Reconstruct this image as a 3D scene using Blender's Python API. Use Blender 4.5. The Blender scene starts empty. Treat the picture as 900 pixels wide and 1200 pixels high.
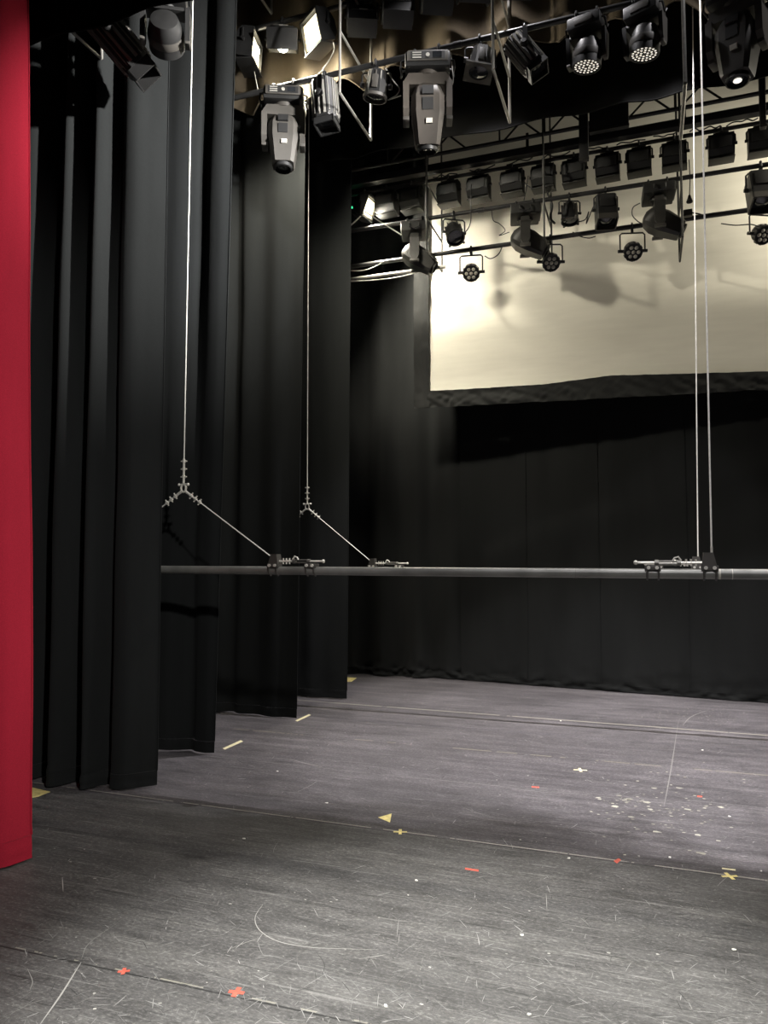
import bpy, bmesh, math, random
from mathutils import Vector, Matrix, Euler, noise
random.seed(7)
S = bpy.context.scene
COL = S.collection
PI = math.pi
def R(a): return math.radians(a)

# ------------------------------------------------------------------ camera
FPX, YAW, PIT, EYE = 867.0, R(19.5), R(3.63), 1.6
Fv = Vector((-math.sin(YAW) * math.cos(PIT), math.cos(YAW) * math.cos(PIT), math.sin(PIT)))
Rv = Vector((math.cos(YAW), math.sin(YAW), 0))
Uv = Rv.cross(Fv)
CAM = Vector((0, 0, EYE))
def ray(x, y): return Fv + Rv * ((x - 450) / FPX) - Uv * ((y - 600) / FPX)
def flo(x, y, z=0.0):                       # a point of the stage floor
    d = ray(x, y); return CAM + d * ((z - EYE) / d.z)
def at(x, y, Y):                            # a point of the upright plane Y metres upstage
    d = ray(x, y); return CAM + d * (Y / d.y)
cd = bpy.data.cameras.new('camera'); cam = bpy.data.objects.new('camera', cd); COL.objects.link(cam)
cd.sensor_fit = 'VERTICAL'; cd.sensor_height = 36; cd.lens = FPX * 36 / 1200; cd.clip_start = .05
m = Matrix((Rv, Uv, -Fv)).transposed().to_4x4(); m.translation = CAM
cam.matrix_world = m
S.camera = cam

# ------------------------------------------------------------------ materials
class NT:
    def __init__(s, name):
        s.m = bpy.data.materials.new(name); s.m.use_nodes = True
        s.t = s.m.node_tree; s.b = s.t.nodes['Principled BSDF']
    def n(s, typ, **kw):
        o = s.t.nodes.new(typ)
        for k, v in kw.items(): setattr(o, k, v)
        return o
    def l(s, a, b): s.t.links.new(a, b)
    def math(s, op, a, b=None, c=None):
        o = s.n('ShaderNodeMath', operation=op)
        for i, v in enumerate((a, b, c)):
            if v is None: continue
            if isinstance(v, (int, float)): o.inputs[i].default_value = v
            else: s.l(v, o.inputs[i])
        return o.outputs[0]
    def ramp(s, fac, stops):
        o = s.n('ShaderNodeValToRGB'); e = o.color_ramp.elements
        while len(e) < len(stops): e.new(.5)
        for k, (p, c) in enumerate(stops):
            e[k].position = p; e[k].color = (*c, 1) if len(c) == 3 else c
        s.l(fac, o.inputs[0]); return o.outputs[0]
    def mix(s, fac, a, b, mode='MIX'):
        o = s.n('ShaderNodeMix', data_type='RGBA', blend_type=mode)
        for sock, v in ((o.inputs[0], fac), (o.inputs[6], a), (o.inputs[7], b)):
            if isinstance(v, (int, float)): sock.default_value = v
            elif isinstance(v, tuple): sock.default_value = (*v, 1)
            else: s.l(v, sock)
        return o.outputs[2]
    def noise(s, scale, detail=3, rough=.5, vec=None, stretch=None):
        o = s.n('ShaderNodeTexNoise'); o.inputs['Scale'].default_value = scale
        o.inputs['Detail'].default_value = detail; o.inputs['Roughness'].default_value = rough
        if vec is None: vec = s.n('ShaderNodeTexCoord').outputs['Object']
        if stretch:
            mp = s.n('ShaderNodeMapping'); mp.inputs['Scale'].default_value = stretch[:3]
            if len(stretch) > 3: mp.inputs['Rotation'].default_value = (0, 0, stretch[3])
            s.l(vec, mp.inputs[0]); vec = mp.outputs[0]
        s.l(vec, o.inputs['Vector']); return o.outputs['Fac']
    def bump(s, h, strength=.2, dist=.01):
        o = s.n('ShaderNodeBump'); o.inputs['Strength'].default_value = strength
        o.inputs['Distance'].default_value = dist; s.l(h, o.inputs['Height']); s.l(o.outputs[0], s.b.inputs['Normal'])
def paint(name, col, rough=.5, metal=0.0, var=.25, scale=9, spec=.5):
    k = NT(name); f = k.noise(scale, 4)
    lo = tuple(c * (1 - var) for c in col); hi = tuple(min(1, c * (1 + var)) for c in col)
    k.l(k.ramp(f, [(.3, lo), (.7, hi)]), k.b.inputs['Base Color'])
    k.b.inputs['Roughness'].default_value = rough; k.b.inputs['Metallic'].default_value = metal
    k.b.inputs['Specular IOR Level'].default_value = spec
    return k.m
def emit(name, col, st):
    k = NT(name); k.b.inputs['Base Color'].default_value = (*col, 1)
    k.b.inputs['Emission Color'].default_value = (*col, 1); k.b.inputs['Emission Strength'].default_value = st
    f = k.noise(20); k.l(k.math('MULTIPLY_ADD', f, st * .3, st * .85), k.b.inputs['Emission Strength'])
    return k.m
def cloth(name, col, sheen=.15, var=.3, seams=None, rough=.95):
    k = NT(name)
    f = k.noise(1.4, 5, .6, stretch=(2.2, 2.2, .35)); w = k.noise(900, 2); h = k.noise(30, 3)
    lo = tuple(c * (1 - var) for c in col); hi = tuple(c * (1 + var) for c in col)
    c = k.ramp(f, [(.25, lo), (.75, hi)])
    c = k.mix(.3, c, k.ramp(k.noise(260, 2, .6), [(.35, tuple(x * .55 for x in col)), (.7, tuple(x * 1.6 for x in col))]))
    k.l(c, k.b.inputs['Base Color'])
    k.b.inputs['Roughness'].default_value = rough
    k.b.inputs['Specular IOR Level'].default_value = .12
    k.b.inputs['Sheen Weight'].default_value = sheen; k.b.inputs['Sheen Roughness'].default_value = .5
    k.b.inputs['Sheen Tint'].default_value = (*[min(1, c * 3 + .12) for c in col], 1)
    k.bump(k.math('ADD', k.math('MULTIPLY', w, .3), k.math('MULTIPLY', h, .7)), .25, .006)
    return k.m

M = {}
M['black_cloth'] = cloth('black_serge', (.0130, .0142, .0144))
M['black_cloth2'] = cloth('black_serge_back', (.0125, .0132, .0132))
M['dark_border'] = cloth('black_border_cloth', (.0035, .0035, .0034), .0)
M['red_cloth'] = cloth('red_velour', (.42, .020, .042), .2, .22)
M['tan_cloth'] = cloth('brown_border_cloth', (.10, .080, .055), .05, .3)
M['skirt_cloth'] = cloth('screen_skirt_cloth', (.024, .0245, .024), .1)
M['stitch'] = paint('grey_stitching', (.10, .10, .10), .9)
M['fix'] = paint('black_fixture_paint', (.016, .016, .016), .45, 0, .2, 14)
M['fix_grey'] = paint('dark_grey_fixture_shell', (.060, .056, .050), .48, 0, .15, 10)
M['fix_dark'] = paint('matt_black_fixture', (.012, .012, .012), .6, 0, .2, 14)
M['alu'] = paint('silver_extrusion', (.36, .35, .32), .35, .55, .12, 18)
M['zinc'] = paint('zinc_hardware', (.75, .73, .66), .4, .3, .15, 40)
M['zinc_dark'] = paint('dull_steel_hardware', (.16, .155, .14), .45, .5, .2, 40)
M['wire'] = paint('galvanised_wire', (.8, .78, .72), .5, 0, .1, 60)
M['pipe'] = paint('black_painted_pipe', (.03, .03, .03), .38, .2, .3, 6)
M['batten'] = paint('grey_steel_pipe', (.19, .19, .175), .42, .3, .25, 5)
M['tube'] = paint('bare_steel_tube', (.38, .37, .34), .35, .6, .15, 12)
M['truss'] = paint('dull_truss_paint', (.022, .021, .019), .5, .2, .25, 8)
M['fix_brown'] = paint('brown_grey_fixture_shell', (.058, .050, .042), .5, 0, .15, 10)
M['shaded_shell'] = paint('shaded_far_shell', (.030, .029, .026), .5, 0, .2, 10)  # shell colour darkened to paint in the shade of the backlit far lights
M['shaded_black'] = paint('shaded_far_black', (.010, .010, .009), .6, 0, .2, 10)  # black darkened likewise, backlit shade put into the colour
M['glass'] = paint('dark_lens_glass', (.02, .022, .025), .08, 0, .1, 5, .9)
M['lens'] = emit('painted_lens_glint', (1, .96, .86), 1.1)  # painted highlight: emission stands in for light on the lens
M['led'] = emit('led_lens_white', (1, .92, .78), .95)  # reflected brightness of the lenses painted as a modest glow
M['led_dim'] = emit('led_lens_dim', (.42, .40, .34), .015)
M['lamp'] = emit('glowing_lamp', (1, .93, .72), 40)
M['reflector'] = paint('flood_reflector', (.72, .70, .62), .3, .6, .1, 12)
M['glow'] = emit('lit_reflector', (1, .88, .6), 2.4)
M['green'] = emit('green_light', (.05, .9, .35), 1.6)
M['sticker'] = paint('pale_sticker', (.55, .53, .46), .6)
M['screen_btn'] = paint('panel_marking', (.33, .32, .29), .5)
M['cable'] = paint('black_cable', (.022, .022, .022), .55)
M['cable_pale'] = paint('pale_cable', (.36, .35, .31), .55)
M['yellow'] = paint('yellow_tape', (.78, .66, .26), .6, 0, .2, 30)
M['cream'] = paint('cream_tape', (.72, .66, .42), .6, 0, .2, 30)
M['red_tape'] = paint('red_tape', (.50, .09, .06), .6, 0, .2, 30)
M['white_scrap'] = paint('white_scrap', (.75, .74, .68), .6, 0, .1, 30)
M['wall'] = paint('dark_wall_paint', (.012, .012, .012), .9, 0, .3, 2)

def screen_mat():
    k = NT('projection_screen_cloth')
    f = k.noise(.7, 4, .5, stretch=(1, 1, 2.5)); g = k.noise(6, 3, .5, stretch=(.4, 1, 3))
    c = k.ramp(f, [(.3, (.72, .69, .60)), (.7, (.83, .80, .70))])
    c = k.mix(.12, c, k.ramp(g, [(.3, (.5, .47, .38)), (.7, (.85, .82, .7))]))
    k.l(c, k.b.inputs['Base Color']); k.b.inputs['Roughness'].default_value = .9
    k.b.inputs['Specular IOR Level'].default_value = .1
    return k.m
M['screen'] = screen_mat()

def floor_mat():
    k = NT('worn_black_stage_floor')
    tc = k.n('ShaderNodeTexCoord').outputs['Object']
    sx = k.n('ShaderNodeSeparateXYZ'); k.l(tc, sx.inputs[0]); Y = sx.outputs['Y']; X = sx.outputs['X']
    big = k.noise(.8, 6, .65, tc, (.7, 1.8, 1)); mid = k.noise(9, 9, .75, tc, (.55, 1.5, 1)); fine = k.noise(70, 6, .8, tc, (.7, 1.2, 1, .3))
    c = k.ramp(big, [(.3, (.075, .071, .074)), (.7, (.125, .119, .124))])
    c = k.mix(.55, c, k.ramp(mid, [(.32, (.025, .024, .025)), (.55, (.105, .101, .105)), (.74, (.28, .27, .275))]))
    c = k.mix(.55, c, k.ramp(fine, [(.34, (.016, .016, .016)), (.55, (.095, .092, .095)), (.7, (.36, .35, .35))]))
    cross = k.noise(48, 6, .8, tc, (.25, 1.6, 1, -.35)); cross2 = k.noise(48, 6, .8, tc, (.25, 1.6, 1, .9))
    c = k.mix(k.ramp(cross, [(.56, (0, 0, 0)), (.72, (.5, .5, .5))]), c, (.30, .29, .285))
    c = k.mix(k.ramp(cross2, [(.56, (0, 0, 0)), (.72, (.45, .45, .45))]), c, (.30, .29, .285))
    c = k.mix(k.ramp(mid, [(.30, (.5, .5, .5)), (.46, (0, 0, 0))]), c, (.02, .02, .02))
    # paler, warmer purple upstage of the middle joint: sheet tone plus painted-in light
    c = k.mix(k.math('GREATER_THAN', Y, 4.215), k.mix(1.0, c, (.96, .96, .92), 'MULTIPLY'), k.mix(1.0, c, (1.0, .955, .985), 'MULTIPLY'))
    stk = k.noise(2.2, 7, .75, tc, (.16, 3.2, 1, .03)); c = k.mix(1.0, c, k.ramp(stk, [(.3, (.7, .7, .7)), (.5, (1, 1, 1)), (.68, (1.38, 1.38, 1.35))]), 'MULTIPLY')
    cl = k.noise(1.1, 6, .7, tc, (.8, 1.4, 1, .5)); c = k.mix(1.0, c, k.ramp(cl, [(.3, (.68, .68, .68)), (.55, (1, 1, 1)), (.72, (1.3, 1.3, 1.3))]), 'MULTIPLY')
    # scuffs: thin stretched noise lines in several directions
    for ang, st, sc, thr in ((.1, (.22, 6, 1), 8, .63), (.9, (.3, 6, 1), 8, .665), (-.6, (.25, 7, 1), 7, .655), (2.0, (.25, 6, 1), 9, .675), (-.15, (.12, 9, 1), 9, .64)):
        nz = k.noise(sc, 3, .55, tc, (*st, ang))
        f = k.math('MULTIPLY', k.math('SMOOTH_MIN', k.math('MAXIMUM', k.math('SUBTRACT', nz, thr), 0.0), .06, .02), 4.0)
        c = k.mix(f, c, (.34, .33, .32))
    for ang, st, sc, thr in ((.45, (.25, 6, 1), 6, .64), (-.35, (.2, 7, 1), 7, .65)):
        nz = k.noise(sc, 3, .55, tc, (*st, ang))
        f = k.math('MULTIPLY', k.math('SMOOTH_MIN', k.math('MAXIMUM', k.math('SUBTRACT', nz, thr), 0.0), .06, .02), 9.0)
        c = k.mix(f, c, (.018, .018, .018))
    # sheet joints and the worn painted line
    brk = k.noise(5, 4, .6, tc, (1, .4, 1))
    def line(y0, w, col, st, lo=.35, slope=0.0):
        yy = k.math('SUBTRACT', k.math('SUBTRACT', Y, y0), k.math('MULTIPLY', X, slope))
        inside = k.math('LESS_THAN', k.math('ABSOLUTE', yy), w)
        return k.math('MULTIPLY', k.math('MULTIPLY', inside, k.math('GREATER_THAN', brk, lo)), st), col
    for y0, w, col, st, lo, sl in ((7.63, .014, (.50, .47, .38), .42, .38, -.02), (7.56, .008, (.02, .02, .02), .6, .3, -.02), (6.22, .012, (.34, .31, .22), .3, .5, 0), (4.225, .004, (.5, .47, .40), .7, .42, -.01),
                               (4.205, .004, (.015, .015, .015), .8, .1, -.01), (2.49, .004, (.015, .015, .015), .9, .1, .012), (2.502, .004, (.36, .34, .28), .5, .52, .012), (5.3, .003, (.3, .3, .27), .35, .45, 0)):
        f, cc = line(y0, w, col, st, lo, sl); c = k.mix(f, c, cc)
    k.l(c, k.b.inputs['Base Color'])
    k.l(k.math('MULTIPLY_ADD', mid, .35, .38), k.b.inputs['Roughness'])
    k.b.inputs['Specular IOR Level'].default_value = .32
    k.bump(k.math('ADD', fine, mid), .12, .004)
    return k.m
M['floor'] = floor_mat()
def scratch_mat():
    k = NT('pale_scuffs')
    a = k.n('ShaderNodeVertexColor'); a.layer_name = 'tone'
    k.l(a.outputs['Color'], k.b.inputs['Base Color']); k.b.inputs['Roughness'].default_value = .7
    f = k.noise(30); k.bump(f, .1)
    return k.m
M['scratch'] = scratch_mat()

# ------------------------------------------------------------------ mesh builder
class MB:
    def __init__(s): s.bm = bmesh.new()
    def _x(s, vs, mtx):
        bmesh.ops.transform(s.bm, matrix=mtx, verts=vs)
    def box(s, c, d, rot=None, bev=0.0, taper=None):
        r = bmesh.ops.create_cube(s.bm, size=1); vs = r['verts']
        for v in vs:
            t = 1.0
            if taper and v.co.z < 0: v.co.x *= taper[0]; v.co.y *= taper[1]
            v.co = Vector((v.co.x * d[0], v.co.y * d[1], v.co.z * d[2]))
        if bev:
            es = list({e for v in vs for e in v.link_edges})
            q = bmesh.ops.bevel(s.bm, geom=es, offset=bev, segments=2, affect='EDGES', profile=.6)
            vs = list({v for f in q['faces'] for v in f.verts} | {v for v in vs if v.is_valid})
        mt = Matrix.Translation(Vector(c)) @ (Euler(rot).to_matrix().to_4x4() if rot else Matrix())
        s._x(vs, mt); return s
    def tube(s, pts, r, n=8, cap=True, r2=None):
        pts = [Vector(p) for p in pts]
        rings = []; up = None
        for i, p in enumerate(pts):
            a = pts[max(0, i - 1)]; b = pts[min(len(pts) - 1, i + 1)]
            t = (b - a).normalized()
            if up is None:
                up = Vector((0, 0, 1)) if abs(t.z) < .9 else Vector((1, 0, 0))
            x = t.cross(up)
            if x.length < 1e-5: x = t.cross(Vector((.3, 1, .2)))
            x.normalize(); y = x.cross(t).normalized(); up = y
            rr = r if r2 is None else r + (r2 - r) * i / (len(pts) - 1)
            rings.append([s.bm.verts.new(p + (x * math.cos(2 * PI * k / n) + y * math.sin(2 * PI * k / n)) * rr) for k in range(n)])
        for a, b in zip(rings, rings[1:]):
            for k in range(n): s.bm.faces.new((a[k], a[(k + 1) % n], b[(k + 1) % n], b[k]))
        if cap: s.bm.faces.new(rings[0][::-1]); s.bm.faces.new(rings[-1])
        return s
    def loft(s, secs, cap0=True, cap1=True):              # secs: lists of points of equal length
        rings = [[s.bm.verts.new(Vector(p)) for p in q] for q in secs]
        n = len(rings[0])
        for a, b in zip(rings, rings[1:]):
            for k in range(n): s.bm.faces.new((a[k], a[(k + 1) % n], b[(k + 1) % n], b[k]))
        if cap0: s.bm.faces.new(rings[0][::-1])
        if cap1: s.bm.faces.new(rings[-1])
        return s
    def lathe(s, prof, n=20, mtx=None, cap0=True, cap1=True):   # prof: (r, z) about local z
        q = [[(r * math.cos(2 * PI * k / n), r * math.sin(2 * PI * k / n), z) for k in range(n)] for r, z in prof]
        if mtx: q = [[mtx @ Vector(p) for p in ring] for ring in q]
        return s.loft(q, cap0, cap1)
    def prism(s, poly, a, b, axis='x'):                   # outline extruded along an axis
        def P(u, v, w): return {'x': (w, u, v), 'y': (u, w, v), 'z': (u, v, w)}[axis]
        return s.loft([[P(u, v, a) for u, v in poly], [P(u, v, b) for u, v in poly]])
    def grid(s, f, nu, nv):
        g = [[s.bm.verts.new(f(i / nu, j / nv)) for i in range(nu + 1)] for j in range(nv + 1)]
        for j in range(nv):
            for i in range(nu): s.bm.faces.new((g[j][i], g[j][i + 1], g[j + 1][i + 1], g[j + 1][i]))
        return s
    def ball(s, c, r, sub=2):
        q = bmesh.ops.create_icosphere(s.bm, subdivisions=sub, radius=r); s._x(q['verts'], Matrix.Translation(Vector(c))); return s
    def build(s, name, mat, parent=None, loc=(0, 0, 0), rot=(0, 0, 0), sharp=35, fix=True):
        if fix: bmesh.ops.recalc_face_normals(s.bm, faces=s.bm.faces)
        for f in s.bm.faces: f.smooth = True
        for e in s.bm.edges:
            if len(e.link_faces) == 2 and e.calc_face_angle(0) > R(sharp): e.smooth = False
        me = bpy.data.meshes.new(name); s.bm.to_mesh(me); s.bm.free()
        me.materials.append(M[mat] if isinstance(mat, str) else mat)
        o = bpy.data.objects.new(name, me); COL.objects.link(o)
        o.location = loc; o.rotation_euler = rot
        if parent is not None: o.parent = parent
        return o
def tag(o, label=None, cat=None, group=None, kind=None):
    for k, v in (('label', label), ('category', cat), ('group', group), ('kind', kind)):
        if v: o[k] = v
    return o
def thing(name, label, cat, loc=(0, 0, 0), rot=(0, 0, 0), group=None):
    o = bpy.data.objects.new(name, None); COL.objects.link(o); o.empty_display_size = .1
    o.location = loc; o.rotation_euler = rot
    return tag(o, label, cat, group)
def kids(o): return [c for c in bpy.data.objects if c.parent == o]
def copy_tree(o, parent=None):
    c = o.copy(); COL.objects.link(c); c.parent = parent
    for ch in kids(o): copy_tree(ch, c)
    return c
def kid(o, name): return next(c for c in kids(o) if c.name.split('.')[0] == name)
def catmull(pts, n):
    pts = [Vector(p) for p in pts]; P = [pts[0] * 2 - pts[1]] + pts + [pts[-1] * 2 - pts[-2]]
    out = []; L = len(pts) - 1
    for i in range(n + 1):
        t = i / n * L; k = min(int(t), L - 1); u = t - k
        a, b, c, d = P[k:k + 4]
        out.append(.5 * ((2 * b) + (c - a) * u + (2 * a - 5 * b + 4 * c - d) * u * u + (3 * b - a - 3 * c + d) * u ** 3))
    return out
def nz(x, y, z): return noise.noise(Vector((x, y, z)))

# ------------------------------------------------------------------ setting
o = MB().grid(lambda u, v: Vector((-7.5 + 13 * u, -4 + 14.4 * v, 0)), 2, 2).build('floor', 'floor'); tag(o, kind='structure')
for nm, c, d in (('wall_back', (-1, 10.45, 4.5), (13, .1, 9)), ('wall_left', (-7.55, 3.2, 4.5), (.1, 14.5, 9)), ('wall_right', (5.55, 3.2, 4.5), (.1, 14.5, 9)), ('ceiling', (-1, 3.2, 9.05), (13.2, 14.6, .1))):
    tag(MB().box(c, d).build(nm, 'wall'), kind='structure')

# ------------------------------------------------------------------ drapes
def drape(name, label, cat, prof, z0, z1, mat, nu=140, nv=40, lean=0.0, wob=.012, hem=.09, crumple=0.0, flat=1.0, edge=True, botz=None, group=None, z_gain=0.0):
    """a hanging cloth: prof is its plan outline (x, y); lean moves the top onstage; the folds open a little towards the hem"""
    t = thing(name, label, cat, (0, 0, 0), group=group)
    cv = catmull([(p[0], p[1], 0) for p in prof], nu)
    a, b = Vector(prof[0]), Vector(prof[-1])
    def P(u, z, off=0.0):
        i = min(int(u * nu + 1e-6), nu); p = cv[i]
        q = cv[min(i + 1, nu)] - cv[max(i - 1, 0)]; nrm = Vector((q.y, -q.x, 0)).normalized()
        h = (z - z0) / (z1 - z0)
        base = a.lerp(b, u); amp = flat + z_gain * h
        x = base.x + (p.x - base.x) * amp; y = base.y + (p.y - base.y) * amp
        w = wob * (nz(p.x * 2.3, z * .6, prof[0][1]) + .5 * nz(p.x * 6, z * 1.3, 3))
        e = 0
        if crumple:
            k = max(0, 1 - (z - z0) / .5) ** 2
            e = crumple * k * (nz(p.x * 6, z * 14, 1) + .6 * nz(p.x * 15, z * 22, 5))
        zz = z
        if botz: zz = z + botz(p.x) * max(0, 1 - h * 3)
        return Vector((x + nrm.x * (w + e + off) + lean * h * u, y + nrm.y * (w + e + off), zz))
    zs = [z0 + hem] + [z0 + hem + (z1 - z0 - hem) * (j / nv) ** 1.6 for j in range(1, nv + 1)]
    mb = MB()
    mb.grid(lambda u, v: P(u, zs[int(v * nv + .5)]), nu, nv).build('drape_panel', mat, t, sharp=180, fix=False)
    hz = [z0 + hem * j / 6 for j in range(7)]
    MB().grid(lambda u, v: P(u, hz[int(v * 6 + .5)], .002), nu, 6).build('bottom_hem', mat, t, sharp=180, fix=False)
    if edge:
        MB().tube([P(1, z, .002) for z in zs], .004, 5).build('edge_seam', mat, t)
    return t

# red house curtain
prof = [(-4.6, 3.02), (-4.3, 2.88), (-4.0, 3.12), (-3.75, 2.9), (-3.60, 3.08), (-3.45, 2.94), (-3.34, 3.0), (-3.27, 3.09), (-3.235, 3.10), (-3.20, 3.01), (-3.15, 3.05), (-3.115, 3.19)]
drape('house_curtain', 'red velour house curtain hanging at the front left edge of the stage', 'curtain', prof, .012, 7.4, 'red_cloth', 160, 44, lean=-.33, wob=.02, hem=.12, crumple=.01)
# four black legs
prof = [(-5.3, 4.62), (-5.0, 4.30), (-4.8, 4.60), (-4.62, 4.26), (-4.50, 4.50), (-4.42, 4.22), (-4.33, 4.16), (-4.23, 4.24), (-4.17, 4.50), (-4.08, 4.52), (-4.02, 4.24), (-3.96, 4.19), (-3.90, 4.30), (-3.86, 4.54), (-3.80, 4.46), (-3.75, 4.25), (-3.70, 4.22), (-3.65, 4.32), (-3.60, 4.38), (-3.54, 4.31), (-3.45, 4.32), (-3.37, 4.40), (-3.29, 4.49)]
drape('leg_curtain', 'widest pleated black leg curtain hanging next to the red house curtain', 'curtain', prof, .012, 7.8, 'black_cloth', 240, 44, lean=-.02, wob=.012, hem=.1, crumple=.012, group='black leg curtains along the wing')
prof = [(-5.2, 5.42), (-4.8, 5.25), (-4.4, 5.40), (-4.1, 5.30), (-3.9, 5.30), (-3.80, 5.31), (-3.70, 5.35), (-3.62, 5.39), (-3.55, 5.35), (-3.46, 5.34), (-3.38, 5.37)]
drape('leg_curtain', 'second black leg curtain from the red curtain, with one soft fold and a short hem', 'curtain', prof, .012, 7.8, 'black_cloth', 140, 44, lean=.14, wob=.015, crumple=.006, group='black leg curtains along the wing')
prof = [(-5.4, 6.86), (-5.0, 6.72), (-4.6, 6.88), (-4.3, 6.78), (-4.12, 6.86), (-4.0, 6.80), (-3.8, 6.82), (-3.62, 6.76), (-3.45, 6.80), (-3.33, 6.79)]
drape('leg_curtain', 'flat black leg curtain hanging behind the grey moving light, third from the red curtain', 'curtain', prof, .012, 7.8, 'black_cloth', 140, 44, lean=.06, wob=.014, crumple=.004, group='black leg curtains along the wing')
prof = [(-5.4, 7.9), (-5.0, 7.8), (-4.6, 7.95), (-4.2, 7.86), (-3.9, 7.9), (-3.7, 7.86), (-3.5, 7.9), (-3.25, 7.91)]
drape('leg_curtain', 'narrow black leg curtain nearest the back drape, fourth from the red curtain', 'curtain', prof, .012, 7.8, 'black_cloth', 110, 44, lean=.05, wob=.012, crumple=.004, group='black leg curtains along the wing')
# back drapes
prof = [(-5.6, 9.75), (-5.2, 9.6), (-4.8, 9.78), (-4.4, 9.62), (-4.15, 9.74), (-3.95, 9.64), (-3.7, 9.74), (-3.45, 9.62), (-3.2, 9.72), (-2.95, 9.63), (-2.75, 9.74), (-2.5, 9.66), (-2.3, 9.69)]
drape('back_curtain', 'black back curtain with soft folds and crumpled hem, beside the fourth leg curtain', 'curtain', prof, .01, 7.8, 'black_cloth2', 200, 44, wob=.02, hem=.1, crumple=.05)
prof = [(-2.34, 9.66), (-1.9, 9.63), (-1.4, 9.56), (-.8, 9.49), (-.2, 9.43), (.5, 9.34), (1.2, 9.27), (2, 9.19), (3.4, 9.05)]
bd = drape('back_curtain', 'wide flat black back curtain below the projection screen', 'curtain', prof, .01, 7.8, 'black_cloth2', 200, 44, wob=.008, hem=.07, crumple=.02)
for X, Y in ((-1.45, 9.55), (-.55, 9.455), (.45, 9.335)):
    MB().tube([(X, Y, .1 + .25 * k) for k in range(30)], .003, 5).build('seam', 'black_cloth2', bd)

# overhead borders
def border(name, label, Y, x0, x1, zb, zt, mat, amp, per, scal=0.0, group=None, ph=0.0):
    t = thing(name, label, 'curtain', (0, 0, 0), group=group)
    def zbot(x): return zb + scal * (abs(math.sin(x * PI / .62 + ph)) - .5) + scal * .5 * nz(x * 1.7, 2, 0)
    def f(u, v, o=0.0):
        x = x0 + (x1 - x0) * u; z = zbot(x) + (zt - zbot(x)) * v
        return Vector((x, Y + o + amp * math.sin(x * 2 * PI / per + .8 * math.sin(x * 2.1)) * (1 - .5 * v), z))
    MB().grid(f, 260, 12).build('border_panel', mat, t, sharp=180, fix=False)
    MB().tube([f(i / 200, 0, -.003) for i in range(201)], .008, 5).build('bottom_hem', mat, t)
    return t
z = at(35, 53, 3.8).z
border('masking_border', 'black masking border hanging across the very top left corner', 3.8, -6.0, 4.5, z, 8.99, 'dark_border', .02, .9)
z = at(520, 76, 6.45).z
border('masking_border', 'brown scalloped masking border behind the front lighting pipe', 6.45, -5, 4.5, z, 8.99, 'tan_cloth', .06, .5, .13)
z = at(700, 128, 7.45).z
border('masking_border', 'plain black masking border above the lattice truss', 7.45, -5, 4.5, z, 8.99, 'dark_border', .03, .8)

# ------------------------------------------------------------------ projection screen
YS = 9.0
t = thing('projection_screen', 'cream projection screen with black wrinkled skirt hanging above the back curtain', 'projection screen', (0, 0, 0))
bot = [at(503, 460, YS), at(560, 457, YS), at(640, 452, YS), at(715, 442, YS), at(800, 440, YS), at(905, 437, YS)]
bot += [Vector((2.6, YS, bot[-1].z)), Vector((3.6, YS, bot[-1].z))]
XL, XO = bot[0].x, at(486, 400, YS).x
def zb(x):
    for a, b in zip(bot, bot[1:]):
        if x <= b.x: return a.z + (b.z - a.z) * max(0, (x - a.x)) / (b.x - a.x)
    return bot[-1].z
ZT = 8.99
MB().grid(lambda u, v: Vector((XL - .01 + (3.6 - XL) * u, YS + .012 * nz(u * 6, v * 3, 0), zb(XL + (3.6 - XL) * u) - .02 + (ZT - zb(XL + (3.6 - XL) * u)) * v)), 120, 40).build('screen_surface', 'screen', t, sharp=180, fix=False)
zlow = at(490, 479, YS).z
zlow2 = at(905, 457, YS).z
def skirt(u, v):
    x = XO + (3.6 - XO) * u; top = zb(max(x, XL)) + .012; lo = zlow + (zlow2 - zlow) * min(1, u * 1.6)
    w = .028 * nz(x * 7 + v * 2.2, v * 2.0, 4) + .016 * nz(x * 17 - v * 3, v * 3, 8)
    return Vector((x, YS - .035 + w * (1 - .3 * v), lo + (top - lo) * v + .012 * nz(x * 5, 0, 1) * (1 - v)))
MB().grid(skirt, 300, 14).build('bottom_skirt', 'skirt_cloth', t, sharp=180, fix=False)
def side(u, v):
    z = zlow + (ZT - zlow) * v; x = XO + (XL + .01 - XO) * u
    return Vector((x + .01 * nz(z * 3, u, 2), YS - .04 + .02 * nz(z * 5 + u * 2, u * 2, 6) + .012 * nz(z * 12, u * 3, 1), z))
MB().grid(side, 10, 160).build('side_skirt', 'skirt_cloth', t, sharp=180, fix=False)

# ------------------------------------------------------------------ pipes
def pipe(name, label, cat, p0, p1, r, mat='pipe', joints=(), group=None):
    p0, p1 = Vector(p0), Vector(p1)
    t = thing(name, label, cat, p0, group=group)
    MB().tube([Vector((0, 0, 0)), p1 - p0], r, 14).build('pipe', mat, t)
    for k in joints:
        q = (p1 - p0) * k; d = (p1 - p0).normalized()
        MB().tube([q - d * .035, q + d * .035], r * 1.18, 14).build('coupling', mat, t)
    return t
YB = 4.8
zf0, zf1 = at(190, 667, YB).z, at(900, 674, YB).z
zfm = (zf0 + zf1) / 2
pf = pipe('flying_batten', 'grey steel flying batten lowered to eye height, running in front of the second leg curtain', 'pipe', (-6.2, YB, zfm + .01), (4.6, YB, zfm - .012), .0305, 'batten')
for x, w in ((675, .006), (843, .012), (858, .004)):          # joint ring and scraps of tape on the batten
    X = at(x, 670, YB).x + 6.2
    MB().tube([(X - w / 2, 0, 0.01 - X * .00204 - .01), (X + w / 2, 0, -X * .00204)], .0315, 14).build('tape_band', 'sticker' if x > 700 else 'zinc_dark', pf)
YB2 = 7.3
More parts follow.
